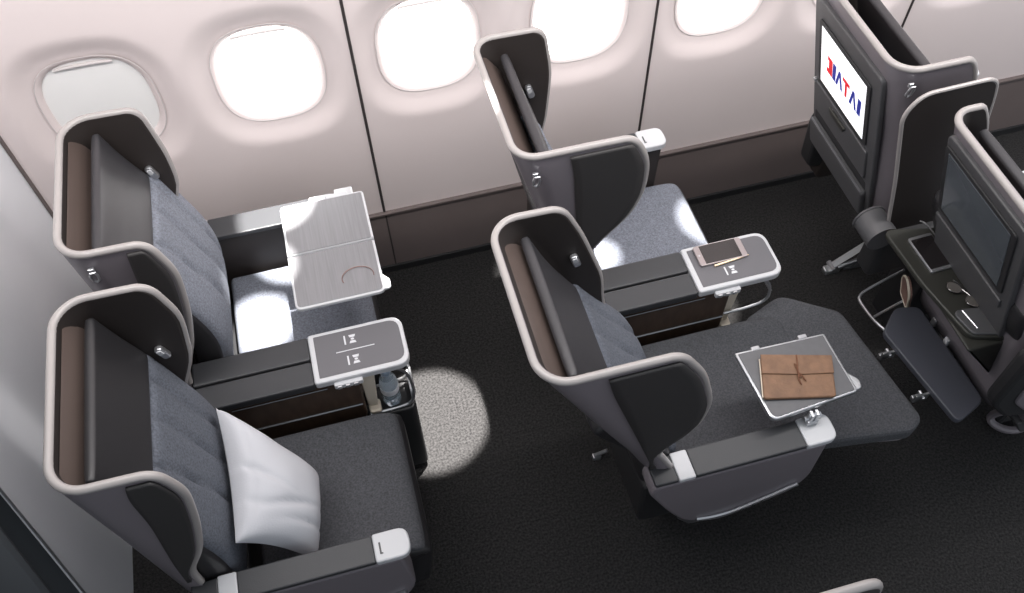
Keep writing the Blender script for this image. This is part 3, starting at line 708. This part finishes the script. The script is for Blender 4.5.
# pillow
C1, C2, C3, C4 = [Vector(p) for p in ((-.416, 1.030, .770), (-.412, .732, .725), (-.285, .722, .545), (-.253, .915, .555))]
nrm = (C2 - C1).cross(C4 - C1).normalized()
if nrm.z < 0: nrm = -nrm
bm = new(); N = 44; tops, bots = [], []
for i in range(N + 1):
    rt, rb = [], []
    for j in range(N + 1):
        u, v = i / N, j / N
        # pinch the sides in a little between the corners
        uu = u + .045 * math.sin(math.pi * v) * (1 - 2 * u) * 1.0; vv = v + .045 * math.sin(math.pi * u) * (1 - 2 * v)
        p = C1.lerp(C2, uu).lerp(C4.lerp(C3, uu), vv)
        e = (max(0, 4 * u * (1 - u)) * max(0, 4 * v * (1 - v)))
        h = .080 * e ** .40
        wr = -.011 * math.exp(-((u - .45 - .25 * v) / .03) ** 2) * math.exp(-((v - .08) / .28) ** 2) - .008 * math.exp(-((u - .72 - .1 * v) / .03) ** 2) * math.exp(-(v / .2) ** 2) - .010 * math.exp(-((u - .80 + .25 * v) / .03) ** 2) * math.exp(-((v - .5) / .3) ** 2) - .009 * math.exp(-((u - .90 + .15 * v) / .025) ** 2) * math.exp(-((v - .75) / .3) ** 2) - .006 * math.exp(-((v - .10) / .012) ** 2)
        h2 = h + wr * min(1, e * 4) + .004 * noise.noise(p * 14) * min(1, e * 5)
        rt.append(bm.verts.new(p + nrm * (h2 + .0))); rb.append(bm.verts.new(p - nrm * (h * .30 + .0005)))
    tops.append(rt); bots.append(rb)
for i in range(N):
    for j in range(N):
        bm.faces.new((tops[i][j], tops[i + 1][j], tops[i + 1][j + 1], tops[i][j + 1])); bm.faces.new((bots[i][j], bots[i][j + 1], bots[i + 1][j + 1], bots[i + 1][j]))
for k in range(N):
    for a, b in (((k, 0), (k + 1, 0)), ((k, N), (k + 1, N)), ((0, k), (0, k + 1)), ((N, k), (N, k + 1))):
        bm.faces.new((tops[a[0]][a[1]], tops[b[0]][b[1]], bots[b[0]][b[1]], bots[a[0]][a[1]]))
tag(obj('pillow', bm, M['pillow'], origin=(-.33, .88, .5), smooth=80), 'white rectangular pillow leaning against the grey seat backrest', 'pillow')
# leather pouch
root = at('document_pouch', (.868, .79, .7035), 'brown leather document pouch with tie, lying on the dark tray table', 'pouch')
PZ = .0012
P = [(.770, .752), (.930, .714), (.966, .812), (.808, .858)]
def bil(u, v): a = np.array(P[0]) * (1 - u) + np.array(P[1]) * u; b = np.array(P[3]) * (1 - u) + np.array(P[2]) * u; return a * (1 - v) + b * v
bm = new(); slab(bm, round_poly([tuple(q) for q in P], .008), XY, .7035 + PZ, .7145, .003); obj('pouch_body', bm, M['brown'], root)
bm = new(); edge = [tuple(bil(u, .56 - .02 * math.sin(math.pi * u) + .004 * math.sin(9 * u))) for u in np.linspace(0, 1, 14)]
slab(bm, edge + [tuple(bil(1.0, 1.01)), tuple(bil(0.0, 1.01))], XY, .7145, .7185, .0015); obj('pouch_flap', bm, M['brown'], root)
bm = new(); slab(bm, [tuple(bil(-.012, .05)), tuple(bil(.02, .05)), tuple(bil(.02, .95)), tuple(bil(-.012, .95))], XY, .705, .709, .001); obj('paper_edge', bm, M['cream'], root)
bm = new()
for pts in ([(.5, 1.0, .719), (.50, .8, .720), (.49, .56, .722), (.50, .4, .718), (.53, .3, .716)], [(.49, .56, .722), (.54, .50, .721), (.60, .38, .716)], [(.46, .78, .7205), (.49, .6, .722), (.52, .46, .719)]):
    tube(bm, smooth3([tuple(bil(a, b)) + (c,) for a, b, c in pts], 2), .0017, 6)
obj('leather_tie', bm, M['brownd'], root)
# phones
def phone(loc, ang, L_, W_, label, frame_m, screen_m, inset=.016):
    root = at('smartphone', loc, label, 'smartphone'); u = Vector((math.cos(ang), math.sin(ang), 0)); v = Vector((-math.sin(ang), math.cos(ang), 0)); fr_ = (loc, u, v, (0, 0, 1))
    bm = new(); slab(bm, round_poly(rect(-L_ / 2, L_ / 2, -W_ / 2, W_ / 2), .008), fr_, 0, .007, .002); b = obj('phone_body', bm, frame_m, root)
    bm = new(); slab(bm, round_poly(rect(-L_ / 2 + inset, L_ / 2 - inset, -W_ / 2 + .003, W_ / 2 - .003), .001), fr_, .0065, .0075, .0003); obj('phone_screen', bm, screen_m, root)
    bm = new(); q = [(-L_ / 2 + inset * .5 + .003 * math.cos(a), .003 * math.sin(a)) for a in np.linspace(0, 6.28, 14, endpoint=False)]; slab(bm, q, fr_, .0068, .0078, .0003); obj('home_button', bm, M['silver'], root)
phone((.866, 1.206, .6463), -.005, .132, .064, 'pale smartphone with dark screen lying on the middle console table', mat('phone_rose_silver', (160, 150, 150), .35, metal=.3), M['black'])
bm = new(); tube(bm, [(.835, 1.168, .6495), (.925, 1.177, .6495)], [.003, .003], 8); tube(bm, [(.925, 1.177, .6495), (.935, 1.178, .6495)], [.003, .0008], 8)
tag(obj('pen', bm, M['gold'], origin=(.88, 1.17, .6465)), 'slim champagne coloured pen lying along the smartphone on the middle console', 'pen')
phone((1.338, 1.015, .716), math.pi / 2 + .03, .112, .066, 'smartphone with pale metal frame lying on the dark seat-back shelf', M['silver'], M['black'], .009)
# sunglasses on the shelf
root = at('sunglasses', (1.345, .878, .716), 'folded sunglasses with smoky round lenses on the dark seat-back shelf', 'sunglasses')
for (x, y, a) in ((1.334, .903, -1.0), (1.356, .855, -1.0)):
    bm = new(); P = [(x + .018 * math.cos(t) * math.cos(a) - .0145 * math.sin(t) * math.sin(a), y + .018 * math.cos(t) * math.sin(a) + .0145 * math.sin(t) * math.cos(a)) for t in np.linspace(0, 6.28, 24, endpoint=False)]
    slab(bm, P, XY, .7225, .7255, .001); ln = obj('lens', bm, M['lens'], root)
    bm = new(); tube(bm, [(p[0], p[1], .724) for p in P], .0012, 6, closed=True); obj('lens_rim', bm, M['black'], ln)
bm = new(); tube(bm, smooth3([(1.339, .889, .724), (1.350, .882, .727), (1.352, .875, .724)], 2), .0015, 6); obj('bridge', bm, M['black'], root)
for s_ in ((1.346, .925, 1.372, .872), (1.372, .845, 1.350, .905)):
    bm = new(); tube(bm, [(s_[0], s_[1], .7215), (s_[2], s_[3], .7185)], .0016, 6); obj('temple_arm', bm, M['black'], root)
# rosy pad held by the wire holder
bm = new(); tmp = round_poly([(-.030, .002), (.030, .002), (.036, .085), (0, .120), (-.036, .085)], [.006, .006, .03, .03, .03])
ff = ((1.440, 1.080, .372), (.25, .95, 0), (-.25, .05, .95), (-.95, .25, -.1))
slab(bm, tmp, ff, -.006, .006, .003)
root = at('slipper', (1.437, 1.06, .36), 'rosy brown slipper with cream edge tucked in the wire holder', 'slipper')
obj('sole', bm, M['rose'], root)
bm = new(); o_, u_, v_, w_ = [Vector(q) for q in ff]; tube(bm, [o_ + u_ * p[0] + v_ * p[1] + w_ * .004 for p in tmp], .0035, 6, closed=True); obj('edge_piping', bm, M['cream'], root)
# bottle in the left console cradle
bx, by = -.046, 1.152
root = at('water_bottle', (bx, by, .3955), 'small clear water bottle with pale blue cap under the left console table', 'bottle')
bm = new(); lathe(bm, [(.020, .3955), (.024, .40), (.024, .43), (.022, .438), (.024, .446), (.024, .49), (.021, .51), (.012, .532), (.010, .545)], bx, by); obj('bottle_body', bm, M['water'], root)
bm = new(); lathe(bm, [(.0125, .540), (.0135, .543), (.0135, .556), (.011, .560), (.001, .5605)], bx, by); obj('bottle_cap', bm, M['cap'], root)
bm = new(); lathe(bm, [(.0245, .455), (.0247, .456), (.0247, .478), (.0245, .479)], bx, by); obj('bottle_label', bm, M['mark'], root)
# reflection on the silver tray, built as a thin raised arc
bm = new(); tube(bm, [(-.058 + .040 * math.cos(t), 1.345 + .030 * math.sin(t), .705) for t in np.linspace(-.2, 3.5, 26)], .0012, 6)
tag(obj('reflection_arc', bm, mat('reflection_rose', (128, 100, 94), .4, metal=.4), origin=(-.058, 1.345, .7035)), 'thin reddish open arc standing for a reflection on the silver tray table', 'reflection_arc')
